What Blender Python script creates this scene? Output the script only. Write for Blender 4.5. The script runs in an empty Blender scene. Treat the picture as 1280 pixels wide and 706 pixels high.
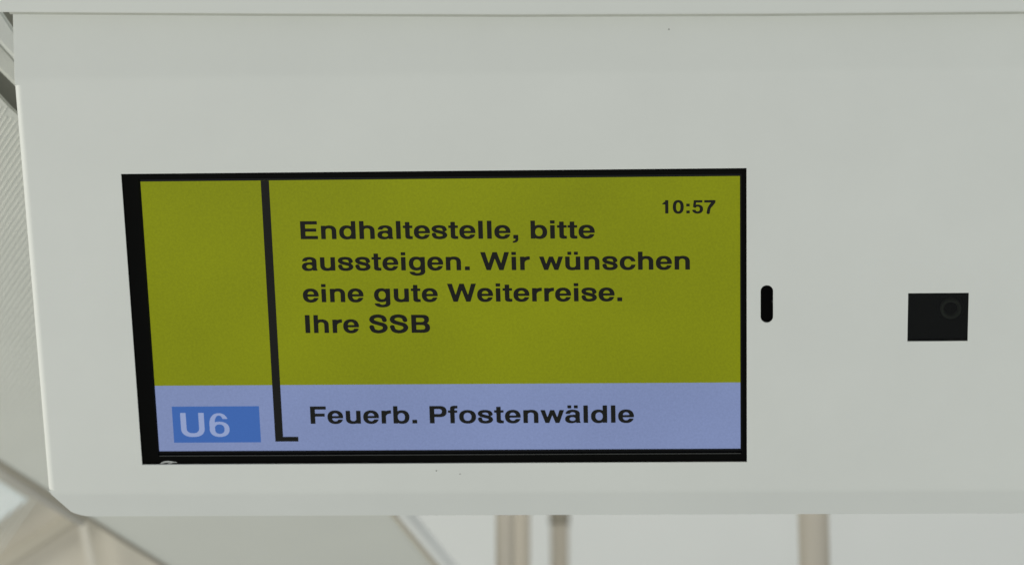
import bpy, bmesh, math
import numpy as np
from mathutils import Matrix, Vector

scene = bpy.context.scene
col = scene.collection

# ------------------------------------------------------------------ camera
W, H, F = 1280.0, 706.0, 4000.0            # photograph size, focal length in its pixels
PITCH = math.radians(15)                   # looking up at a display under the ceiling
CAM = np.array([0.0, 0.0, 1.55])
RIGHT = np.array([1.0, 0, 0])
FWD = np.array([0, math.cos(PITCH), math.sin(PITCH)])
UP = np.array([0, -math.sin(PITCH), math.cos(PITCH)])

cam = bpy.data.cameras.new('camera')
cam.sensor_width = 36.0
cam.lens = F / W * 36.0
cam.clip_start, cam.clip_end = 0.05, 100.0
cam.dof.use_dof = True
cam.dof.focus_distance = 2.575
cam.dof.aperture_fstop = 4.6
camo = bpy.data.objects.new('camera', cam)
camo.matrix_world = Matrix(((RIGHT[0], UP[0], -FWD[0], CAM[0]), (RIGHT[1], UP[1], -FWD[1], CAM[1]),
                            (RIGHT[2], UP[2], -FWD[2], CAM[2]), (0, 0, 0, 1)))
col.objects.link(camo)
scene.camera = camo

# ------------------------------------------------------------------ light
world = bpy.data.worlds.new('World')
scene.world = world
world.use_nodes = True
wbg = world.node_tree.nodes['Background']
wbg.inputs[0].default_value = (0.91, 0.97, 0.98, 1)
wbg.inputs[1].default_value = 0.36

def lamp(name, loc, target, sx, sy, watts, colour):
    l = bpy.data.lights.new(name, 'AREA')
    l.shape = 'RECTANGLE'
    l.size, l.size_y, l.energy, l.color = sx, sy, watts, colour
    o = bpy.data.objects.new(name, l)
    o.location = loc
    o.rotation_euler = (Vector(target) - Vector(loc)).to_track_quat('-Z', 'Y').to_euler()
    col.objects.link(o)
    return o

lamp('fill_lamp', (-0.9, -0.5, 0.30), (0.0, 2.5, 2.2), 2.2, 1.8, 19.5, (1.0, 0.985, 0.93))  # main light: window daylight and floor bounce as one low lamp
lamp('fill_lamp', (2.3, 0.7, 1.3), (0.3, 2.5, 2.2), 1.4, 1.4, 14.5, (0.97, 1.0, 0.99))  # added unseen lamp, brightens the right side of the housing
lamp('fill_lamp', (-2.3, 2.45, 1.85), (-0.4, 2.65, 2.2), 1.0, 1.0, 22, (1.0, 0.98, 0.90))  # added unseen lamp, picks out the folded left edge
lamp('background_fill', (0.3, 3.35, 2.75), (0.3, 4.6, 2.0), 2.4, 0.25, 6.5, (1.0, 0.99, 0.95))  # added lamp hidden behind the housing to brighten the background

scene.view_settings.view_transform = 'Standard'
scene.view_settings.look = 'None'
scene.view_settings.exposure = 0.0
scene.view_settings.gamma = 1.0
scene.view_settings.use_curve_mapping = False

# ------------------------------------------------------------------ geometry of the view
def rot(r):
    r = np.array(r, float)
    th = np.linalg.norm(r)
    k = r / th
    K = np.array([[0, -k[2], k[1]], [k[2], 0, -k[0]], [-k[1], k[0], 0]])
    return np.eye(3) + math.sin(th) * K + (1 - math.cos(th)) * K @ K

R_P = rot([0.3546, 0.0544, -0.0174])       # the display panel leans forward over the passengers
T_P = np.array([-0.3133, -0.0867, 2.5642])
CAM2W = np.stack([RIGHT, -UP, FWD], 1)     # columns: image right, image down, forward

# panel frame: local X = right, local Y = into the housing, local Z = up the panel
_L = np.stack([R_P[:, 0], R_P[:, 2], -R_P[:, 1]], 1)
_A = CAM2W @ _L
_o = CAM2W @ T_P + CAM
PANEL = Matrix([[*_A[0], _o[0]], [*_A[1], _o[1]], [*_A[2], _o[2]], [0, 0, 0, 1]])

def on(px, py, w=0.0):
    """photo pixel -> (x, z) on the panel-parallel plane w metres inside the housing face"""
    d = np.array([(px - W / 2) / F, (py - H / 2) / F, 1.0])
    n = R_P[:, 2]
    s = (n @ T_P + w) / (n @ d)
    q = R_P.T @ (d * s - T_P)
    return (float(q[0]), float(-q[1]))

def at(px, py, d):
    """photo pixel at distance d along the view axis -> world point"""
    return CAM + RIGHT * ((px - W / 2) / F * d) - UP * ((py - H / 2) / F * d) + FWD * d

# ------------------------------------------------------------------ materials
def lin(c):
    out = []
    for v in c:
        v /= 255.0
        out.append(v / 12.92 if v <= 0.04045 else ((v + 0.055) / 1.055) ** 2.4)
    return (*out, 1.0)

def paint(name, base, rough=0.45, spec=0.4, mottle=0.03, scale=30.0, bump=0.0, bump_scale=900.0, metal=0.0):
    m = bpy.data.materials.new(name)
    m.use_nodes = True
    nt = m.node_tree
    p = nt.nodes['Principled BSDF']
    p.inputs['Roughness'].default_value = rough
    p.inputs['Specular IOR Level'].default_value = spec
    p.inputs['Metallic'].default_value = metal
    tc = nt.nodes.new('ShaderNodeTexCoord')
    n = nt.nodes.new('ShaderNodeTexNoise')
    n.inputs['Scale'].default_value = scale
    n.inputs['Detail'].default_value = 5
    n.inputs['Roughness'].default_value = 0.65
    nt.links.new(tc.outputs['Object'], n.inputs['Vector'])
    r = nt.nodes.new('ShaderNodeMapRange')
    r.inputs[1].default_value, r.inputs[2].default_value = 0.3, 0.7
    r.inputs[3].default_value, r.inputs[4].default_value = 1 - mottle, 1 + mottle
    nt.links.new(n.outputs[0], r.inputs[0])
    mul = nt.nodes.new('ShaderNodeVectorMath')
    mul.operation = 'SCALE'
    mul.inputs[0].default_value = base[:3]
    nt.links.new(r.outputs[0], mul.inputs['Scale'])
    nt.links.new(mul.outputs[0], p.inputs['Base Color'])
    rr = nt.nodes.new('ShaderNodeMapRange')
    rr.inputs[1].default_value, rr.inputs[2].default_value = 0.3, 0.7
    rr.inputs[3].default_value, rr.inputs[4].default_value = rough - 0.05, rough + 0.07
    nt.links.new(n.outputs[0], rr.inputs[0])
    nt.links.new(rr.outputs[0], p.inputs['Roughness'])
    if bump:
        n2 = nt.nodes.new('ShaderNodeTexNoise')
        n2.inputs['Scale'].default_value = bump_scale
        n2.inputs['Detail'].default_value = 2
        nt.links.new(tc.outputs['Object'], n2.inputs['Vector'])
        b = nt.nodes.new('ShaderNodeBump')
        b.inputs['Strength'].default_value = bump
        b.inputs['Distance'].default_value = 0.0004
        nt.links.new(n2.outputs[0], b.inputs['Height'])
        nt.links.new(b.outputs[0], p.inputs['Normal'])
    return m

def pixels(name, colour, strength=1.0, grain=0.07, rough=0.34):
    """a lit area of the liquid-crystal screen: it gives off its own light under a matt anti-glare face"""
    m = bpy.data.materials.new(name)
    m.use_nodes = True
    nt = m.node_tree
    p = nt.nodes['Principled BSDF']
    p.inputs['Base Color'].default_value = (0.006, 0.006, 0.006, 1)
    p.inputs['Roughness'].default_value = rough
    p.inputs['Specular IOR Level'].default_value = 0.15
    p.inputs['Emission Strength'].default_value = strength
    tc = nt.nodes.new('ShaderNodeTexCoord')
    n = nt.nodes.new('ShaderNodeTexNoise')
    n.inputs['Scale'].default_value = 520
    n.inputs['Detail'].default_value = 3
    n.inputs['Roughness'].default_value = 0.7
    nt.links.new(tc.outputs['Object'], n.inputs['Vector'])
    n2 = nt.nodes.new('ShaderNodeTexNoise')
    n2.inputs['Scale'].default_value = 6
    n2.inputs['Detail'].default_value = 2
    nt.links.new(tc.outputs['Object'], n2.inputs['Vector'])
    add = nt.nodes.new('ShaderNodeMath')
    add.operation = 'ADD'
    nt.links.new(n.outputs[0], add.inputs[0])
    nt.links.new(n2.outputs[0], add.inputs[1])
    r = nt.nodes.new('ShaderNodeMapRange')
    r.inputs[1].default_value, r.inputs[2].default_value = 0.6, 1.4
    r.inputs[3].default_value, r.inputs[4].default_value = 1 - grain, 1 + grain
    nt.links.new(add.outputs[0], r.inputs[0])
    mul = nt.nodes.new('ShaderNodeVectorMath')
    mul.operation = 'SCALE'
    mul.inputs[0].default_value = colour[:3]
    nt.links.new(r.outputs[0], mul.inputs['Scale'])
    nt.links.new(mul.outputs[0], p.inputs['Emission Color'])
    return m

M = {
    'white': paint('white_powder_coat', (0.81, 0.82, 0.765), 0.5, 0.3, 0.018, 9, 0.12, 1400),
    'trim': paint('ceiling_white', (0.80, 0.81, 0.755), 0.5, 0.3, 0.012, 14),
    'wall': paint('far_wall_white', (0.79, 0.80, 0.765), 0.6, 0.2, 0.02, 4),
    'grey': paint('cove_grey', (0.76, 0.765, 0.69), 0.55, 0.25, 0.02, 5),
    'rib': paint('rib_pale', (0.74, 0.745, 0.68), 0.5, 0.3, 0.02, 20),
    'beige': paint('beige_lining', (0.68, 0.635, 0.54), 0.6, 0.2, 0.03, 6),
    'beige_dark': paint('beige_joint', (0.52, 0.48, 0.39), 0.6, 0.2, 0.03, 6),
    'beige_pale': paint('beige_strip', (0.74, 0.70, 0.61), 0.55, 0.25, 0.03, 6),
    'gap_shade': paint('gap_shade_brown', (0.34, 0.33, 0.28), 0.7, 0.2, 0.05, 30),  # dark tone painted for the shade inside the gap
    'joint': paint('cove_joint', (0.40, 0.37, 0.30), 0.7, 0.2, 0.05, 30),
    'shadow_line': paint('shadow_line_grey', (0.52, 0.525, 0.455), 0.75, 0.2, 0.06, 30),  # shade below the ceiling trim, put into a grey colour
    'black': paint('bezel_black', (0.002, 0.0021, 0.0016), 0.42, 0.06, 0.1, 60),
    'void': paint('dark_inside', (0.002, 0.002, 0.002), 0.8, 0.05, 0.05, 30),
    'pole': paint('tan_pole', (0.41, 0.372, 0.30), 0.42, 0.5, 0.03, 12),
    'pole_dark': paint('pole_collar', (0.33, 0.30, 0.235), 0.5, 0.4, 0.03, 12),
    'logo': paint('logo_silver', (0.55, 0.56, 0.54), 0.5, 0.4, 0.02, 30),
    'dirt': paint('dirt_speck', (0.2, 0.19, 0.16), 0.8, 0.1, 0.05, 50),
    'lens': paint('lens_grey', (0.06, 0.062, 0.056), 0.45, 0.4, 0.05, 60),
    'pane': paint('opal_pane', (0.80, 0.86, 0.86), 0.3, 0.4, 0.02, 5),
    'green': pixels('screen_green', lin((122, 130, 1)), 1.0, 0.17),
    'lavender': pixels('screen_lavender', lin((123, 137, 178)), 1.0, 0.12),
    'blue': pixels('screen_blue', lin((58, 98, 168)), 1.0, 0.05),
    'pale': pixels('screen_pale', lin((142, 157, 196)), 1.0, 0.04),
    'ink': pixels('screen_black', lin((13, 13, 9)), 1.0, 0.05),
    'matrix': pixels('screen_edge', lin((3, 4, 6)), 1.0, 0.05),
}

# tinted acrylic over the camera
m = bpy.data.materials.new('tinted_acrylic')
m.use_nodes = True
nt = m.node_tree
nt.nodes.remove(nt.nodes['Principled BSDF'])
tr = nt.nodes.new('ShaderNodeBsdfTransparent')
tr.inputs[0].default_value = (0.62, 0.64, 0.60, 1)
gl = nt.nodes.new('ShaderNodeBsdfGlossy')
gl.inputs[0].default_value = (1, 1, 1, 1)
gl.inputs['Roughness'].default_value = 0.12
mx = nt.nodes.new('ShaderNodeMixShader')
mx.inputs[0].default_value = 0.016
nt.links.new(tr.outputs[0], mx.inputs[1])
nt.links.new(gl.outputs[0], mx.inputs[2])
nt.links.new(mx.outputs[0], nt.nodes['Material Output'].inputs[0])
M['acrylic'] = m

# ------------------------------------------------------------------ object helpers
def tag(o, label, cat=None, group=None, kind=None):
    o['label'] = label
    if cat:
        o['category'] = cat
    if group:
        o['group'] = group
    if kind:
        o['kind'] = kind
    return o

def mesh_obj(name, me, mat, parent=None, smooth=False):
    if mat:
        me.materials.clear()
        me.materials.append(M[mat])
    if smooth:
        me.polygons.foreach_set('use_smooth', [True] * len(me.polygons))
    o = bpy.data.objects.new(name, me)
    col.objects.link(o)
    if parent:
        o.parent = parent
    return o

def pydata(name, v, f):
    me = bpy.data.meshes.new(name)
    me.from_pydata([tuple(map(float, p)) for p in v], [], f)
    me.update()
    return me

def empty(name, matrix):
    o = bpy.data.objects.new(name, None)
    o.empty_display_size = 0.05
    o.matrix_world = matrix
    col.objects.link(o)
    return o

def sheet_mesh(loops, thick, bevel=0.0, w=0.0):
    """flat outline(s) in (x, z) with holes -> plate lying in the local XZ plane, front face at y = w"""
    cu = bpy.data.curves.new('outline', 'CURVE')
    cu.dimensions = '2D'
    cu.fill_mode = 'BOTH'
    cu.extrude = max(thick / 2 - bevel, 0)
    cu.bevel_depth = bevel
    cu.bevel_resolution = 2
    cu.offset = -bevel
    for lp in loops:
        s = cu.splines.new('POLY')
        s.points.add(len(lp) - 1)
        for p, (x, z) in zip(s.points, lp):
            p.co = (x, z, 0, 1)
        s.use_cyclic_u = True
    o = bpy.data.objects.new('outline', cu)
    col.objects.link(o)
    bpy.context.view_layer.update()
    me = bpy.data.meshes.new_from_object(o.evaluated_get(bpy.context.evaluated_depsgraph_get()))
    bpy.data.objects.remove(o)
    bpy.data.curves.remove(cu)
    # curve XY -> local XZ, curve +Z -> local -Y (towards the viewer)
    me.transform(Matrix(((1, 0, 0, 0), (0, 0, -1, w + thick / 2), (0, 1, 0, 0), (0, 0, 0, 1))))
    return me

def quad_layer(name, pts, y, mat, parent):
    v = [(x, y, z) for x, z in pts]
    n = (Vector(v[1]) - Vector(v[0])).cross(Vector(v[2]) - Vector(v[0]))
    f = list(range(len(v)))
    if n.y > 0:
        f.reverse()
    return mesh_obj(name, pydata(name, v, [f]), mat, parent)

def box_mesh(x0, x1, y0, y1, z0, z1, bevel=0.0):
    bm = bmesh.new()
    bmesh.ops.create_cube(bm, size=1.0)
    for q in bm.verts:
        q.co = ((x0 + x1) / 2 + q.co.x * (x1 - x0), (y0 + y1) / 2 + q.co.y * (y1 - y0), (z0 + z1) / 2 + q.co.z * (z1 - z0))
    if bevel:
        bmesh.ops.bevel(bm, geom=bm.edges[:], offset=bevel, segments=2, affect='EDGES')
    me = bpy.data.meshes.new('box')
    bm.to_mesh(me)
    bm.free()
    return me

def lathe_y(cx, cz, profile, n=48):
    """profile of (radius, y) turned about the local Y axis through (cx, cz)"""
    v, f = [], []
    for r, y in profile:
        for k in range(n):
            a = 2 * math.pi * k / n
            v.append((cx + r * math.cos(a), y, cz + r * math.sin(a)))
    for i in range(len(profile) - 1):
        for k in range(n):
            k2 = (k + 1) % n
            f.append((i * n + k, i * n + k2, (i + 1) * n + k2, (i + 1) * n + k))
    return pydata('turned', v, f)

def rect(x0, z0, x1, z1):
    return [(x0, z0), (x1, z0), (x1, z1), (x0, z1)]

# ------------------------------------------------------------------ the setting behind
def slab(name, pts, thick, mat, label, bow=0.0):
    """panel with pixel outline (px, py, distance) standing at its own distance, given thickness away from the viewer"""
    front = [at(*p) for p in pts]
    back = []
    for q in front:
        d = (q - CAM) / np.linalg.norm(q - CAM)
        back.append(q + d * thick)
    n = len(pts)
    f = [list(range(n)), list(range(2 * n - 1, n - 1, -1))]
    for i in range(n):
        j = (i + 1) % n
        f.append([i, i + n, j + n, j])
    me = pydata(name, front + back, f)
    bm = bmesh.new()
    bm.from_mesh(me)
    bmesh.ops.recalc_face_normals(bm, faces=bm.faces[:])
    bmesh.ops.bevel(bm, geom=[e for e in bm.edges if e.calc_length() > 0.02], offset=0.0025, segments=2, affect='EDGES')
    bm.to_mesh(me)
    bm.free()
    o = mesh_obj(name, me, mat)
    tag(o, label, kind='structure')
    return o

# broad white lining far behind everything
slab('far_wall', [(-900, -700, 4.9), (2200, -700, 4.9), (2200, 1500, 4.7), (-900, 1500, 4.7)], 0.05, 'wall',
     'plain white far wall lining behind the grab poles')

# the sloping grey cove that comes from beside the housing and recedes under it
def cd(py):
    return 1.0 / (1 / 2.74 - (py - 110) * 0.000122)     # a true plane in perspective
cove_px = [(-420, 60), (-420, 300), (-280, 400), (0, 578), (205, 706), (520, 903), (720, 903), (548, 706), (495, 645), (400, 520), (150, 255), (15, 134), (-60, 52)]
cove = slab('cove_panel', [(x, y, cd(y)) for x, y in cove_px], 0.012, 'grey',
            'smooth grey sloping cove panel receding below the display housing')

def bar(name, a, b, radius, mat, label=None, squash=1.0, parent=None, kind='structure', n=16):
    a, b = Vector(a), Vector(b)
    bm = bmesh.new()
    bmesh.ops.create_cone(bm, cap_ends=True, segments=n, radius1=radius, radius2=radius, depth=(b - a).length)
    q = (b - a).to_track_quat('Z', 'Y')
    bm.transform(Matrix.Translation((a + b) / 2) @ q.to_matrix().to_4x4() @ Matrix.Diagonal((1, squash, 1, 1)))
    me = bpy.data.meshes.new(name)
    bm.to_mesh(me)
    bm.free()
    o = mesh_obj(name, me, mat, parent, True)
    if label:
        tag(o, label, kind=kind)
    return o

# dark rubber joint along the cove's lower edge and the pale bead beside it
bar('cove_gasket', at(-240, 428, cd(428)), at(520, 903, cd(903)), 0.0030, 'joint', parent=cove)
bar('edge_bead', at(-240, 438, cd(438)), at(103, 652, cd(652)), 0.0050, 'beige_pale', parent=cove)
bar('cove_gasket', at(486, 634, cd(634)), at(720, 916, cd(900)), 0.0034, 'beige_dark', parent=cove)
bar('edge_bead', at(500, 634, cd(634) + .01), at(738, 916, cd(900) + .01), 0.0085, 'wall', parent=cove)

# fine raised ribs on the cove beside the housing (too fine to pick apart: one mesh)
rv, rf = [], []
for k in range(52):
    off = 60 + k * 11.5
    path = []
    for s in np.linspace(0, 1, 40):
        px = 75 - 260 * s
        py = off - 60 + 250 * s + 190 * s ** 1.5
        path.append((px, py))
    for i, (px, py) in enumerate(path):
        for q, (du, dv, dd) in enumerate([(-0.6, -0.5, -0.0001), (0, 0, -0.0012), (0.6, 0.5, -0.0001)]):
            rv.append(at(px + du, py + dv, cd(py + dv) + dd))
    b0 = k * len(path) * 3
    for i in range(len(path) - 1):
        if path[i][1] < 124 + path[i][0] * 1.07 or path[i + 1][1] < 124 + path[i + 1][0] * 1.07:
            continue                           # stops short of the cove's own upper edge
        for q in range(2):
            a = b0 + i * 3 + q
            rf.append((a, a + 1, a + 4, a + 3))
ribs = mesh_obj('rib', pydata('rib', rv, rf), 'rib', cove)
ribs['kind'] = 'stuff'
ribs['label'] = 'fine pale diagonal ribs on the cove panel'

# beside the top of the housing: white cheek, beige lining, a dark sheet painting the shade in the gap
slab('cheek_panel', [(-300, -269, 2.70), (-300, -440, 2.70), (4.5, 17.2, 2.70), (32, 58, 2.70), (32, 90, 2.70), (0, 55, 2.70)], 0.006, 'trim',
     'narrow white cheek panel tucked under the ceiling trim')
slab('lining_strip', [(-300, -280, 2.715), (30, 86, 2.715), (30, 119, 2.715), (0, 89, 2.715), (-300, -230, 2.715)], 0.006, 'rib',
     'pale strip between white cheek panel and ribbed cove')
slab('gap_shade_sheet', [(-300, -260, 2.80), (80, 20, 2.80), (80, 162, 2.80), (-40, 162, 2.80), (-300, -60, 2.80)], 0.006, 'gap_shade',
     'dark sheet for the shade in the recess between pale strip and ribbed cove')

# beige lining and its joints below the cove
slab('beige_lining', [(-500, 340, 3.62), (250, 700, 3.62), (560, 1100, 3.62), (-500, 1100, 3.62)], 0.02, 'beige',
     'beige lining panel below the slanting cove joint')
slab('opal_pane', [(-330, 480, 3.585), (-20, 588, 3.585), (36, 624, 3.585), (-6, 656, 3.585), (-330, 830, 3.585)], 0.012, 'pane',
     'bluish white pane set in the beige lining')
slab('dark_joint', [(-200, 824, 3.59), (84, 640, 3.59), (104, 640, 3.59), (104, 650, 3.59), (-180, 834, 3.59)], 0.012, 'beige_dark',
     'dark tan joint slanting across the beige lining')
slab('pale_strip', [(95, 640, 3.585), (106, 640, 3.585), (141, 790, 3.585), (127, 790, 3.585)], 0.012, 'beige_pale',
     'pale strip running down the beige lining')

# ------------------------------------------------------------------ grab poles
def pole(px0, px1, py, d, label, collar_py=None):
    c = at((px0 + px1) / 2, py, d)
    r = (px1 - px0) / 2 / F * d
    root = empty('grab_pole', Matrix.Translation((c[0], c[1], 0)))
    tag(root, label, 'grab pole', 'vertical grab poles')
    top = 2.62 if collar_py is None else at(px0, collar_py, d)[2]
    bar('tube', (0, 0, 0), (0, 0, top), r, 'pole', parent=root, n=32)
    if collar_py is not None:
        bar('collar', (0, 0, top - 0.002), (0, 0, top + 0.03), r * 1.12, 'pole_dark', parent=root, n=32)
        bar('bracket', (0, 0, top + 0.02), (0, 0.30, top + 0.12), r * 0.6, 'pole_dark', parent=root, n=16)
    else:
        bar('ceiling_cup', (0, 0, top - 0.03), (0, 0, top + 0.01), r * 1.5, 'pole', parent=root, n=32)
    return root

pole(619.5, 643, 680, 3.55, 'slim tan grab pole touching a paler pole just behind it')
pole(638, 663, 680, 3.75, 'pale tan grab pole partly hidden by a slim pole')
pole(688, 711, 680, 4.0, 'slim tan grab pole with dark collar on top', 651)
pole(998, 1037, 680, 3.5, 'thick tan grab pole standing alone before white wall')

# ------------------------------------------------------------------ display housing (one bent steel sheet)
housing = empty('display_housing', PANEL)
tag(housing, 'white powder coated display housing with folded edges and three cut-outs', 'housing')

XL = on(40, 350)[0]                         # left edge of the face
ZT = 0.5 * (on(300, 96)[1] + on(1000, 93)[1])
ZB = 0.5 * (on(200, 616)[1] + on(1200, 612)[1])
ang_b, ang_t = math.radians(24), math.radians(15)
RT = 0.03                                    # bend radius of the upper fold
def bend(s, y, r, ang):
    """distance s past the start of a bend, offset y inside the face -> (along, inward)"""
    L = r * ang
    if s <= 0:
        return s, y
    a = min(s / r, ang)
    rest = max(s - L, 0)
    along = (r - y) * math.sin(a) + rest * math.cos(a)
    inward = r - (r - y) * math.cos(a) + rest * math.sin(a)
    return along, inward
RB = 0.013                                   # bend radius of the lower fold
def shown_row(x, y, z):
    c = R_P @ np.array([x, -z, y]) + T_P
    return H / 2 + F * c[1] / c[2]
# length of the lower flange, measured so that its free edge comes where the photograph has it
low = 0.01
while True:
    a_, i_ = bend(low + RB * ang_b / 2, 0, RB, ang_b)
    if shown_row(0.25, i_, ZB + RB * ang_b / 2 - a_) > 643.6:
        break
    low += 0.0001
XR = 0.86
WIN = rect(0.0, -0.2535, 0.5, 0.0)
s0, s1 = on(950.8, 380), on(966.4, 380)
sl_t, sl_b = on(958, 356.6)[1], on(958, 403.4)[1]
sr = (s1[0] - s0[0]) / 2
scx = (s1[0] + s0[0]) / 2
slot = [(scx + sr * math.cos(a), sl_t - sr + sr * math.sin(a)) for a in np.linspace(0, math.pi, 15)] + \
       [(scx + sr * math.cos(a), sl_b + sr + sr * math.sin(a)) for a in np.linspace(math.pi, 2 * math.pi, 15)]
cw0, cw1 = on(1135.3, 366.6), on(1209.6, 426.4)
CWIN = rect(cw0[0], cw1[1], cw1[0], cw0[1])
ch0 = on(60, 617)
ch1 = on(101, 645)
RET = 0.03                                   # depth of the folded-back left return
outline = [(XL - RET, ZT - 0.0045), (XL - RET, ZB + 0.016), (XL - 0.004, ZB + 0.004)]
outline += [(XL + 0.0006, ZB + 0.0005)]
cx_, cz_ = ch1[0], ZB - low
ax, az = XL + 0.0010, ZB - 0.0012
bx_, bz_ = cx_ - 0.010, cz_ + 0.0062
outline += [(ax, az)]
P0, P1, P2 = np.array([bx_, bz_]), np.array([cx_ - 0.003, cz_ + 0.0003]), np.array([cx_ + 0.008, cz_])
for t in np.linspace(0, 1, 9):
    q = (1 - t) ** 2 * P0 + 2 * t * (1 - t) * P1 + t * t * P2
    outline.append((float(q[0]), float(q[1])))
ZTOP = ZT + 0.075
outline += [(XR, cz_), (XR, ZTOP), (XL - 0.0006, ZTOP), (XL - 0.0006, ZT - 0.0045)]
TH = 0.0018
me = sheet_mesh([outline, WIN[::-1], slot[::-1], CWIN[::-1]], TH, 0.00025)
bm = bmesh.new()
bm.from_mesh(me)
def cut(co, no):
    bmesh.ops.bisect_plane(bm, geom=bm.verts[:] + bm.edges[:] + bm.faces[:], dist=1e-7, plane_co=co, plane_no=no)
for i in range(9):
    cut((0, 0, ZB + RB * ang_b / 2 - RB * ang_b * i / 8), (0, 0, 1))
    cut((0, 0, ZT - RT * ang_t / 2 + RT * ang_t * i / 8), (0, 0, 1))
RL = 0.0062
for i in range(11):
    cut((XL + RL - 0.0016 - RL * math.pi / 2 * i / 10, 0, 0), (1, 0, 0))
zb0, zt0, xl0 = ZB + RB * ang_b / 2, ZT - RT * ang_t / 2, XL + RL - 0.0016
for q in bm.verts:
    x, y, z = q.co
    if z < zb0:
        a, i = bend(zb0 - z, y, RB, ang_b)
        q.co = (x, i, zb0 - a)
    elif z > zt0:
        a, i = bend(z - zt0, y, RT, ang_t)
        q.co = (x, i, zt0 + a)
    elif x < xl0:
        a, i = bend(xl0 - x, y, RL, math.pi / 2)
        q.co = (xl0 - a, i, z)
bmesh.ops.recalc_face_normals(bm, faces=bm.faces[:])
bm.to_mesh(me)
bm.free()
mesh_obj('front_panel', me, 'white', housing)

# inside of the slot: a dark pocket with a small moulding at one side
mesh_obj('slot_pocket', box_mesh(scx - sr - .003, scx + sr + .003, TH + .0012, TH + .012, sl_b - .003, sl_t + .003), 'void', housing)
sx_, sz_ = on(965.6, 377, TH)
mesh_obj('slot_clip', box_mesh(sx_ - .0004, sx_ + .004, TH + .0001, TH + .001, sz_ - .0012, sz_ + .0012, .0002), 'lens', housing)
# the closed box behind the sheet
mesh_obj('rear_box', box_mesh(XL + .012, XR - .01, 0.075, 0.079, ZB - .004, ZT + .05), 'white', housing)
for px, py, r in [(545.5, 588, .0006), (575, 592, .0005), (836, 41, .0006)]:
    x, z = on(px, py)
    if py < 90:
        # on the folded-back upper flange
        s = z - zt0
        a, i = bend(s * 1.03, 0, RT, ang_t)
        yy, zz = i - .0003, zt0 + a
    else:
        yy, zz = -.0003, z
    prof = [(r, yy + .0004), (r * .8, yy + .0001), (r * .3, yy)]
    s_ = mesh_obj('speck', lathe_y(x, zz, prof, 9), 'dirt', housing)

# ------------------------------------------------------------------ ceiling trim over the housing's top edge
# soft lower edge: profile swept along X in the panel frame, hung 14 mm proud of the sheet
tw = -0.007
zl = on(640, 18.6, tw)[1]
prof = [(tw + 0.016, zl + 0.002), (tw + 0.006, zl + 0.0003), (tw + 0.003, zl), (tw + 0.0012, zl + 0.0007), (tw + 0.0002, zl + 0.002), (tw, zl + 0.004),
        (tw - 0.004, zl + 0.05), (tw - 0.012, zl + 0.13), (tw - 0.002, zl + 0.132), (tw + 0.016, zl + 0.05)]
xs = [on(-500, 18, tw)[0], on(-100, 18, tw)[0], on(0, 18, tw)[0], on(320, 18, tw)[0], on(640, 18, tw)[0], on(960, 18, tw)[0], on(1280, 18, tw)[0], on(1700, 18, tw)[0]]
sag = []
for x, target in zip(xs, [16.6, 16.6, 16.8, 18.8, 20.0, 19.0, 16.4, 12.5]):
    # sheet trim that is not quite straight: follow its own sag
    px = 640 + (x - on(640, 18, tw)[0]) / (on(1280, 18, tw)[0] - on(0, 18, tw)[0]) * 1280
    sag.append(on(px, target, tw)[1] - zl)
tv, tf = [], []
for x, s in zip(xs, sag):
    for y, z in prof:
        tv.append((x, y, z + s))
n = len(prof)
for i in range(len(xs) - 1):
    for k in range(n):
        k2 = (k + 1) % n
        tf.append((i * n + k, i * n + k2, (i + 1) * n + k2, (i + 1) * n + k))
tf += [list(range(n)), [(len(xs) - 1) * n + k for k in range(n)][::-1]]
me = pydata('ceiling_trim', tv, tf)
bm = bmesh.new()
bm.from_mesh(me)
bmesh.ops.recalc_face_normals(bm, faces=bm.faces[:])
bm.to_mesh(me)
bm.free()
trim = mesh_obj('ceiling_trim', me, 'trim', smooth=True)
trim.matrix_world = PANEL
# the shadow line under its edge, modelled as a thin grey strip
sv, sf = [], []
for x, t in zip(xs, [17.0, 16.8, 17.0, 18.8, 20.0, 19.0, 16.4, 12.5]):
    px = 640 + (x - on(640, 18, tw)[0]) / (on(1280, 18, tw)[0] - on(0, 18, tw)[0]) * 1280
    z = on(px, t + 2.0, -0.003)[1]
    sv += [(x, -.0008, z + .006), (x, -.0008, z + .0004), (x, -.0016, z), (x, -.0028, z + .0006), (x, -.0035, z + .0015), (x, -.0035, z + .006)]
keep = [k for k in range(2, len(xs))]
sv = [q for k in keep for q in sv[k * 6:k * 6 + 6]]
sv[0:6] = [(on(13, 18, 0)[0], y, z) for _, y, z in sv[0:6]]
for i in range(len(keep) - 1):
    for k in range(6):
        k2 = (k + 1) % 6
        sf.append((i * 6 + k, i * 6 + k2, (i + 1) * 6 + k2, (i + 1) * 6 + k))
mesh_obj('shadow_line', pydata('shadow_line', sv, sf), 'shadow_line', trim, True)
tag(trim, 'white ceiling trim overlapping the top edge of the display housing', kind='structure')

# ------------------------------------------------------------------ lettering drawn as implicit shapes (1000 units to the em)
GX, GY = np.meshgrid(np.arange(-30, 990, 15.0), np.arange(-240, 770, 15.0))

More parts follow.
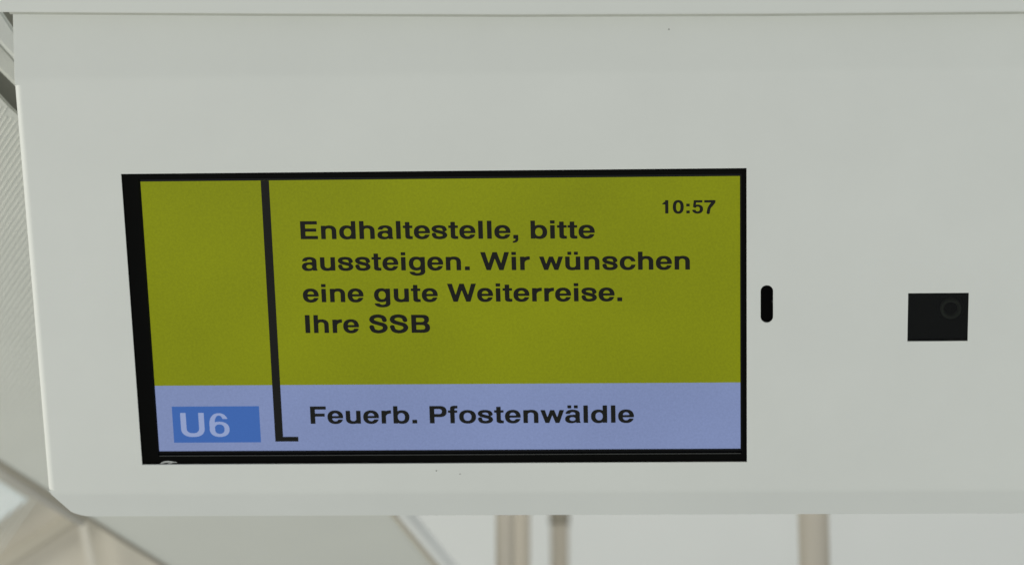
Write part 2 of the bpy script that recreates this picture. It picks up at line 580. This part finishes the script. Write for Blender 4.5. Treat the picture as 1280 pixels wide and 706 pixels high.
def B(x0, y0, x1, y1):
    return np.maximum(np.maximum(x0 - GX, GX - x1), np.maximum(y0 - GY, GY - y1))
def E(cx, cy, rx, ry, n=2.25):
    q = (np.abs((GX - cx) / rx) ** n + np.abs((GY - cy) / ry) ** n) ** (1 / n)
    return (q - 1) * min(rx, ry)
def EB(x0, y0, x1, y1, n=2.25):
    return E((x0 + x1) / 2, (y0 + y1) / 2, (x1 - x0) / 2, (y1 - y0) / 2, n)
def U(*a):
    r = a[0]
    for b in a[1:]:
        r = np.minimum(r, b)
    return r
def I(*a):
    r = a[0]
    for b in a[1:]:
        r = np.maximum(r, b)
    return r
def D(a, *bs):
    for b in bs:
        a = np.maximum(a, -b)
    return a
def Q(*p):
    """convex polygon, any winding"""
    A = sum(p[i][0] * p[(i + 1) % len(p)][1] - p[(i + 1) % len(p)][0] * p[i][1] for i in range(len(p)))
    p = p if A > 0 else p[::-1]
    r = None
    for i in range(len(p)):
        (x0, y0), (x1, y1) = p[i], p[(i + 1) % len(p)]
        L = math.hypot(x1 - x0, y1 - y0)
        d = ((GX - x0) * (y1 - y0) - (GY - y0) * (x1 - x0)) / L
        r = d if r is None else np.maximum(r, d)
    return r
def S_(pts, wid, n=14):
    """stroke along a smooth spine with changing width and square ends"""
    pts = np.array(pts, float)
    wid = np.array(wid, float)
    ext = np.vstack([2 * pts[0] - pts[1], pts, 2 * pts[-1] - pts[-2]])
    C, Wd = [], []
    for i in range(len(pts) - 1):
        p0, p1, p2, p3 = ext[i:i + 4]
        for t in np.linspace(0, 1, n, endpoint=(i == len(pts) - 2)):
            C.append(0.5 * ((2 * p1) + (-p0 + p2) * t + (2 * p0 - 5 * p1 + 4 * p2 - p3) * t * t + (-p0 + 3 * p1 - 3 * p2 + p3) * t ** 3))
            Wd.append(wid[i] * (1 - t) + wid[i + 1] * t)
    C = np.array(C)
    r = np.full(GX.shape, 1e9)
    for i in range(len(C) - 1):
        a, b = C[i], C[i + 1]
        d = b - a
        L2 = d @ d
        t = ((GX - a[0]) * d[0] + (GY - a[1]) * d[1]) / L2
        tc = np.clip(t, 0, 1)
        dist = np.hypot(GX - a[0] - tc * d[0], GY - a[1] - tc * d[1]) - (Wd[i] * (1 - tc) + Wd[i + 1] * tc) / 2
        if i == 0:
            dist = np.maximum(dist, -t * math.sqrt(L2))
        if i == len(C) - 2:
            dist = np.maximum(dist, (t - 1) * math.sqrt(L2))
        r = np.minimum(r, dist)
    return r

def arch(x0, top):
    return U(B(x0, 0, x0 + 140, top),
             I(D(EB(104, 104, 546, 546), EB(205, 220, 406, 434, 2.4)), B(100, 325, 600, 600)),
             B(406, 0, 546, 326))
def g_n(): return arch(65, 532)
def g_h(): return arch(65, 718)
def g_u():
    return U(B(405, 0, 545, 532),
             I(D(EB(66, -14, 507, 428), EB(206, 98, 405, 312, 2.4)), B(0, -40, 511, 207)),
             B(66, 206, 206, 532))
def dots(cx): return U(B(cx - 165, 605, cx - 45, 725), B(cx + 45, 605, cx + 165, 725))
def g_bowl_b(): return D(EB(100, -14, 578, 546), EB(198, 94, 438, 438))
def g_b(): return U(B(61, 0, 198, 718), I(g_bowl_b(), B(120, -30, 700, 700)))
def g_d(): return U(B(414, 0, 551, 718), I(D(EB(34, -14, 512, 546), EB(174, 94, 414, 438)), B(0, -30, 492, 700)))
def g_g():
    return U(B(416, -40, 553, 532), I(D(EB(40, -6, 514, 546), EB(178, 104, 416, 438)), B(0, -30, 494, 700)),
             I(D(EB(50, -217, 553, 140), EB(196, -116, 416, 60)), B(0, -300, 700, -39), U(B(250, -300, 700, 0), B(0, -300, 700, -62))))
def g_o(): return D(EB(34, -14, 578, 546), EB(176, 94, 436, 438))
def g_c(): return D(EB(34, -14, 540, 546), EB(176, 94, 410, 438), B(300, 200, 700, 338))
def g_e():
    o = EB(23, -14, 528, 546)
    return U(D(o, EB(163, 92, 392, 440), B(270, 168, 700, 226)), I(B(120, 226, 600, 312), o))
def g_a():
    return U(I(D(EB(46, 190, 500, 546), EB(186, 280, 364, 446)), U(B(0, 378, 260, 600), B(255, 366, 600, 600))),
             B(364, 60, 500, 380), Q((364, 80), (500, 80), (527, 0), (384, 0)),
             D(U(EB(29, -14, 424, 326), Q((225, 326), (225, 236), (440, 270), (440, 345))), EB(166, 78, 366, 240, 2.1), B(364, -30, 600, 0)))
def g_t(): return U(B(80, 118, 218, 676), B(10, 438, 309, 532), I(EB(80, -8, 390, 244, 2.6), B(80, -10, 236, 120)), B(234, -6, 309, 102))
def g_f(): return U(B(80, 0, 218, 602), B(10, 438, 306, 532), I(EB(80, 475, 390, 727, 2.6), B(80, 600, 236, 730)), B(234, 619, 318, 727))
def g_s():
    return S_([(446, 362), (405, 455), (275, 494), (142, 466), (100, 396), (150, 322), (275, 276), (400, 232), (450, 148), (402, 70), (272, 38), (142, 76), (96, 182)],
              [136, 118, 104, 118, 136, 128, 122, 128, 138, 120, 104, 118, 136])
def g_S():
    return S_([(538, 498), (490, 620), (328, 676), (170, 632), (120, 532), (178, 440), (335, 376), (500, 312), (552, 204), (492, 94), (335, 42), (170, 96), (110, 246)],
              [150, 138, 124, 136, 152, 146, 138, 146, 154, 138, 124, 138, 152])
def g_w():
    r = None
    for q in [((10, 532), (150, 532), (286, 0), (164, 0)), ((164, 0), (286, 0), (452, 532), (327, 532)),
              ((327, 532), (452, 532), (615, 0), (493, 0)), ((493, 0), (615, 0), (769, 532), (629, 532))]:
        r = Q(*q) if r is None else U(r, Q(*q))
    return r
def g_W():
    r = None
    for q in [((13, 718), (162, 718), (334, 0), (202, 0)), ((202, 0), (334, 0), (540, 718), (405, 718)),
              ((405, 718), (540, 718), (743, 0), (611, 0)), ((611, 0), (743, 0), (932, 718), (783, 718))]:
        r = Q(*q) if r is None else U(r, Q(*q))
    return r
def g_B():
    return D(U(B(76, 0, 430, 718), EB(200, 352, 645, 718, 2.5), EB(190, 0, 669, 402, 2.5)),
             U(B(226, 428, 400, 600), EB(280, 428, 498, 600, 2.5)), U(B(226, 120, 400, 312), EB(270, 120, 520, 312, 2.5)), B(-30, -100, 76, 800))
def g_P():
    return D(U(B(76, 0, 226, 718), B(76, 262, 400, 718), EB(170, 262, 627, 718, 2.5)), U(B(226, 382, 390, 598), EB(250, 382, 480, 598, 2.5)), B(-30, -100, 76, 800))
def g_U(): return U(B(72, 222, 222, 718), B(501, 222, 651, 718), I(D(EB(72, -19, 651, 519, 2.4), EB(222, 112, 501, 388, 2.4)), B(0, -50, 800, 292)))
def g_5():
    return U(B(105, 580, 488, 698), Q((62, 330), (180, 330), (215, 698), (105, 698)),
             D(EB(22, -19, 516, 462), EB(166, 90, 376, 358), B(-30, 182, 180, 480), ), I(D(EB(22, -19, 516, 462), EB(166, 90, 376, 358)), B(110, 300, 300, 500)))
def g_6():
    return U(D(EB(31, -19, 520, 452), EB(170, 92, 384, 350)),
             I(D(EB(31, -19, 512, 710), EB(172, 80, 372, 604)), U(B(0, 180, 305, 800), B(250, 516, 600, 800))))

GLYPH = {
    'E': (667, lambda: U(B(76, 0, 226, 718), B(76, 0, 621, 124), B(76, 303, 577, 422), B(76, 594, 607, 718))),
    'F': (611, lambda: U(B(76, 0, 226, 718), B(76, 299, 540, 418), B(76, 594, 587, 718))),
    'I': (278, lambda: B(64, 0, 214, 718)), 'l': (278, lambda: B(69, 0, 209, 718)),
    'i': (278, lambda: U(B(69, 0, 209, 532), B(69, 606, 209, 725))),
    'n': (611, g_n), 'h': (611, g_h), 'u': (611, g_u), 'b': (611, g_b), 'd': (611, g_d), 'g': (611, g_g), 'o': (611, g_o),
    'c': (556, g_c), 'e': (556, g_e), 'a': (556, g_a), 't': (333, g_t), 'f': (333, g_f), 's': (556, g_s), 'S': (667, g_S),
    'w': (778, g_w), 'W': (944, g_W), 'B': (722, g_B), 'P': (667, g_P), 'U': (722, g_U),
    'r': (389, lambda: U(B(64, 0, 204, 532), I(D(EB(90, 60, 660, 546), EB(204, 130, 560, 416)), B(150, 300, 373, 600)))),
    'ü': (611, lambda: U(g_u(), dots(306))), 'ä': (556, lambda: U(g_a(), dots(274))),
    '0': (556, lambda: D(EB(32, -19, 524, 710, 2.35), EB(174, 96, 382, 596, 2.35))),
    '1': (556, lambda: U(B(238, 0, 378, 710), Q((69, 488), (69, 584), (190, 612), (260, 700), (260, 488)))),
    '5': (556, g_5), '6': (556, g_6),
    '7': (556, lambda: U(B(25, 575, 528, 698), Q((360, 600), (528, 620), (528, 575), (380, 350), (330, 300)), S_([(445, 590), (320, 430), (235, 240), (195, 0)], [140, 132, 136, 142]))),
    '.': (278, lambda: B(64, 0, 214, 146)), ':': (333, lambda: U(B(92, 0, 242, 142), B(92, 372, 242, 512))),
    ',': (278, lambda: U(B(64, 0, 214, 146), S_([(172, 20), (170, -50), (140, -102), (64, -136)], [84, 84, 80, 62]))),
    ' ': (278, None),
}
_cells = {}
def glyph_cells(ch, grow):
    """marching squares: the filled outline as small polygons, plain runs merged"""
    key = (ch, grow)
    if key in _cells:
        return _cells[key]
    f = GLYPH[ch][1]() - grow
    polys = []
    ny, nx = f.shape
    for j in range(ny - 1):
        run = None
        for i in range(nx - 1):
            c = [(i, j), (i + 1, j), (i + 1, j + 1), (i, j + 1)]
            v = [f[b, a] for a, b in c]
            if max(v) < 0:
                if run is None:
                    run = i
                continue
            if run is not None:
                polys.append([(GX[0, run], GY[j, 0]), (GX[0, i], GY[j, 0]), (GX[0, i], GY[j + 1, 0]), (GX[0, run], GY[j + 1, 0])])
                run = None
            if min(v) >= 0:
                continue
            out = []
            for k in range(4):
                (a0, b0), (a1, b1) = c[k], c[(k + 1) % 4]
                v0, v1 = v[k], v[(k + 1) % 4]
                p0 = (GX[b0, a0], GY[b0, a0])
                p1 = (GX[b1, a1], GY[b1, a1])
                if v0 < 0:
                    out.append(p0)
                if (v0 < 0) != (v1 < 0):
                    t = v0 / (v0 - v1)
                    out.append((p0[0] + (p1[0] - p0[0]) * t, p0[1] + (p1[1] - p0[1]) * t))
            if len(out) >= 3:
                polys.append(out)
    _cells[key] = polys
    return polys

def lettering(name, text, left, right, cap_px, y, mat, parent, grow=0.0, lsb=True):
    """text whose ink runs from photo pixel left to right (both on the base line), with a cap height in photo pixels"""
    a = np.array(on(*left, y))
    b = np.array(on(*right, y))
    pen, place = 0, []
    for ch in text:
        place.append(pen)
        pen += GLYPH[ch][0]
    xs = [p[0] + place[i] for i, ch in enumerate(text) if GLYPH[ch][1] for poly in glyph_cells(ch, grow) for p in poly]
    x0, x1 = min(xs), max(xs)
    sx = (b[0] - a[0]) / (x1 - x0)
    zc = on(left[0], left[1] - cap_px, y)[1] - a[1]
    sz = zc / 718.0
    print(name, repr(text), 'stretch', round(sx / sz, 3))
    v, f = [], []
    for i, ch in enumerate(text):
        if not GLYPH[ch][1]:
            continue
        for poly in glyph_cells(ch, grow):
            k = len(v)
            for (gx, gy) in poly:
                t = (gx + place[i] - x0) * sx
                v.append((a[0] + t, y, a[1] + gy * sz + (b[1] - a[1]) * t / (b[0] - a[0])))
            f.append(list(range(k, k + len(poly))))
    return mesh_obj(name, pydata(name, v, f), mat, parent)

# ------------------------------------------------------------------ the display behind the big cut-out
display = empty('passenger_display', PANEL)
tag(display, 'black framed passenger information screen showing a green end-of-line message', 'display')
YB, YS = 0.0030, 0.0062                       # bezel front, screen face (metres inside the housing face)
i0, i1 = on(176.0, 225.2, YB), on(925.0, 567.0, YB)
inner = rect(on(173.5, 225, YB)[0], on(560, 567.2, YB)[1], on(927.0, 300, YB)[0], on(560, 221.2, YB)[1])
outer = rect(-0.012, -0.268, 0.511, 0.012)
mesh_obj('bezel', sheet_mesh([outer, inner[::-1]], 0.0030, 0.00045, YB), 'black', display)
mesh_obj('rear_case', box_mesh(-0.01, 0.509, YS + .0012, 0.045, -0.266, 0.010, .002), 'void', display)
mesh_obj('lip_highlight', box_mesh(inner[0][0] + .001, inner[1][0] - .001, YB - .0003, YB + .0006, inner[0][1] - .0008, inner[0][1] - .0002, .0001), 'lens', display)  # highlight along the bezel's lower inner edge, painted as a grey strip
scr = quad_layer('screen', rect(inner[0][0] - .002, inner[0][1] - .002, inner[1][0] + .002, inner[2][1] + .002), YS, 'matrix', display)
scr['label'] = 'lit screen with green message area over a lavender destination strip'
tl, tr_ = on(176, 225.2, YS), on(925, 222.0, YS)
bl, br = on(198.6, 563.2, YS), on(925.6, 560.4, YS)
x0, x1 = (tl[0] + bl[0]) / 2, (tr_[0] + br[0]) / 2
zt, zb = (tl[1] + tr_[1]) / 2, (bl[1] + br[1]) / 2
zm = (on(193, 481, YS)[1] + on(925, 478.6, YS)[1]) / 2
step = 0.00012
quad_layer('message_field', rect(x0, zm, x1, zt), YS - step, 'green', scr)
quad_layer('destination_field', rect(x0, zb, x1, zm), YS - step, 'lavender', scr)
bx0, bx1 = (on(326.4, 225, YS)[0] + on(343.6, 551, YS)[0]) / 2, (on(336.6, 225, YS)[0] + on(353.4, 545, YS)[0]) / 2
zf0, zf1 = on(358, 551.3, YS)[1], on(362, 545.4, YS)[1]
fx = on(373, 548, YS)[0]
v = [(bx0, zt), (bx1, zt), (bx1, zf1), (fx, zf1), (fx, zf0), (bx0, zf0)]
me = pydata('divider_line', [(x, YS - 2 * step, z) for x, z in v], [(0, 5, 2, 1), (5, 4, 3, 2)])
mesh_obj('divider_line', me, 'ink', scr)
c0, c1 = on(215.0, 507.8, YS), on(326.0, 552.3, YS)
quad_layer('line_badge', rect((on(215, 508, YS)[0] + on(217.4, 552, YS)[0]) / 2, c1[1], (on(323.8, 508, YS)[0] + on(326.3, 552, YS)[0]) / 2, c0[1]), YS - 2 * step, 'blue', scr)
y3 = YS - 3 * step
lettering('badge_text', 'U6', (227.0, 545.4), (287.5, 545.2), 30.0, y3, 'pale', scr, -9)
lettering('message_text', 'Endhaltestelle, bitte', (376.0, 298.9), (743.6, 298.0), 22.2, y3, 'ink', scr, 4)
lettering('message_text', 'aussteigen. Wir wünschen', (377.6, 338.2), (862.4, 336.8), 22.2, y3, 'ink', scr, 4)
lettering('message_text', 'eine gute Weiterreise.', (379.0, 377.6), (777.8, 376.2), 22.2, y3, 'ink', scr, 4)
lettering('message_text', 'Ihre SSB', (382.0, 416.0), (537.8, 415.6), 22.2, y3, 'ink', scr, 4)
lettering('clock_text', '10:57', (827.6, 266.8), (894.4, 266.4), 16.6, y3, 'ink', scr, 4)
lettering('destination_text', 'Feuerb. Pfostenwäldle', (388.4, 529.2), (792.6, 527.8), 21.4, y3, 'ink', scr, 4)

# silver emblem on the bezel, half hidden by the housing: two crescents
def crescent(px_pts, mat):
    return quad_layer('emblem', [on(px, py, YB) for px, py in px_pts], YB - .00012, mat, display)
def ribbon(c, wd):
    up, dn = [], []
    for (x, y), w in zip(c, wd):
        up.append((x, y - w / 2))
        dn.append((x, y + w / 2))
    return up + dn[::-1]
crescent(ribbon([(198.5, 581.8), (201.5, 578.8), (205.5, 577.1), (210, 576.6), (214.5, 576.9), (221.5, 577.6)], [2.4, 2.4, 2.2, 2.0, 1.7, .6]), 'logo')
crescent(ribbon([(206.5, 582.5), (209.5, 580.2), (212.5, 578.7), (216, 577.8)], [3.4, 2.8, 1.8, .3]), 'logo')

# ------------------------------------------------------------------ camera behind its tinted window
cctv = empty('surveillance_camera', PANEL)
tag(cctv, 'small camera lens behind a dark tinted rectangular window', 'camera')
x0, x1, z0, z1 = cw0[0], cw1[0], cw1[1], cw0[1]
mesh_obj('window_pane', box_mesh(x0 - .004, x1 + .004, TH + .0004, TH + .0024, z0 - .004, z1 + .004), 'acrylic', cctv)
mesh_obj('camera_body', box_mesh(x0 - .008, x1 + .008, 0.016, 0.05, z0 - .008, z1 + .008), 'void', cctv)
lx, lz = on(1188.6, 386.6, 0.010)
k = 0.5 / 782
mesh_obj('lens_ring', lathe_y(lx, lz, [(13.2 * k, .016), (13.2 * k, .0105), (12.4 * k, .0098), (10.2 * k, .0098), (8.8 * k, .0112), (8.6 * k, .0150)]), 'lens', cctv, True)
mesh_obj('lens', lathe_y(lx, lz, [(8.5 * k, .0145), (6.5 * k, .0130), (4.0 * k, .0120), (2.0 * k, .0116), (0.05 * k, .0115)]), 'black', cctv, True)
mesh_obj('lens_mount', lathe_y(lx, lz, [(18 * k, .0160), (17.6 * k, .0150), (14 * k, .0146), (13 * k, .0150)]), 'void', cctv, True)
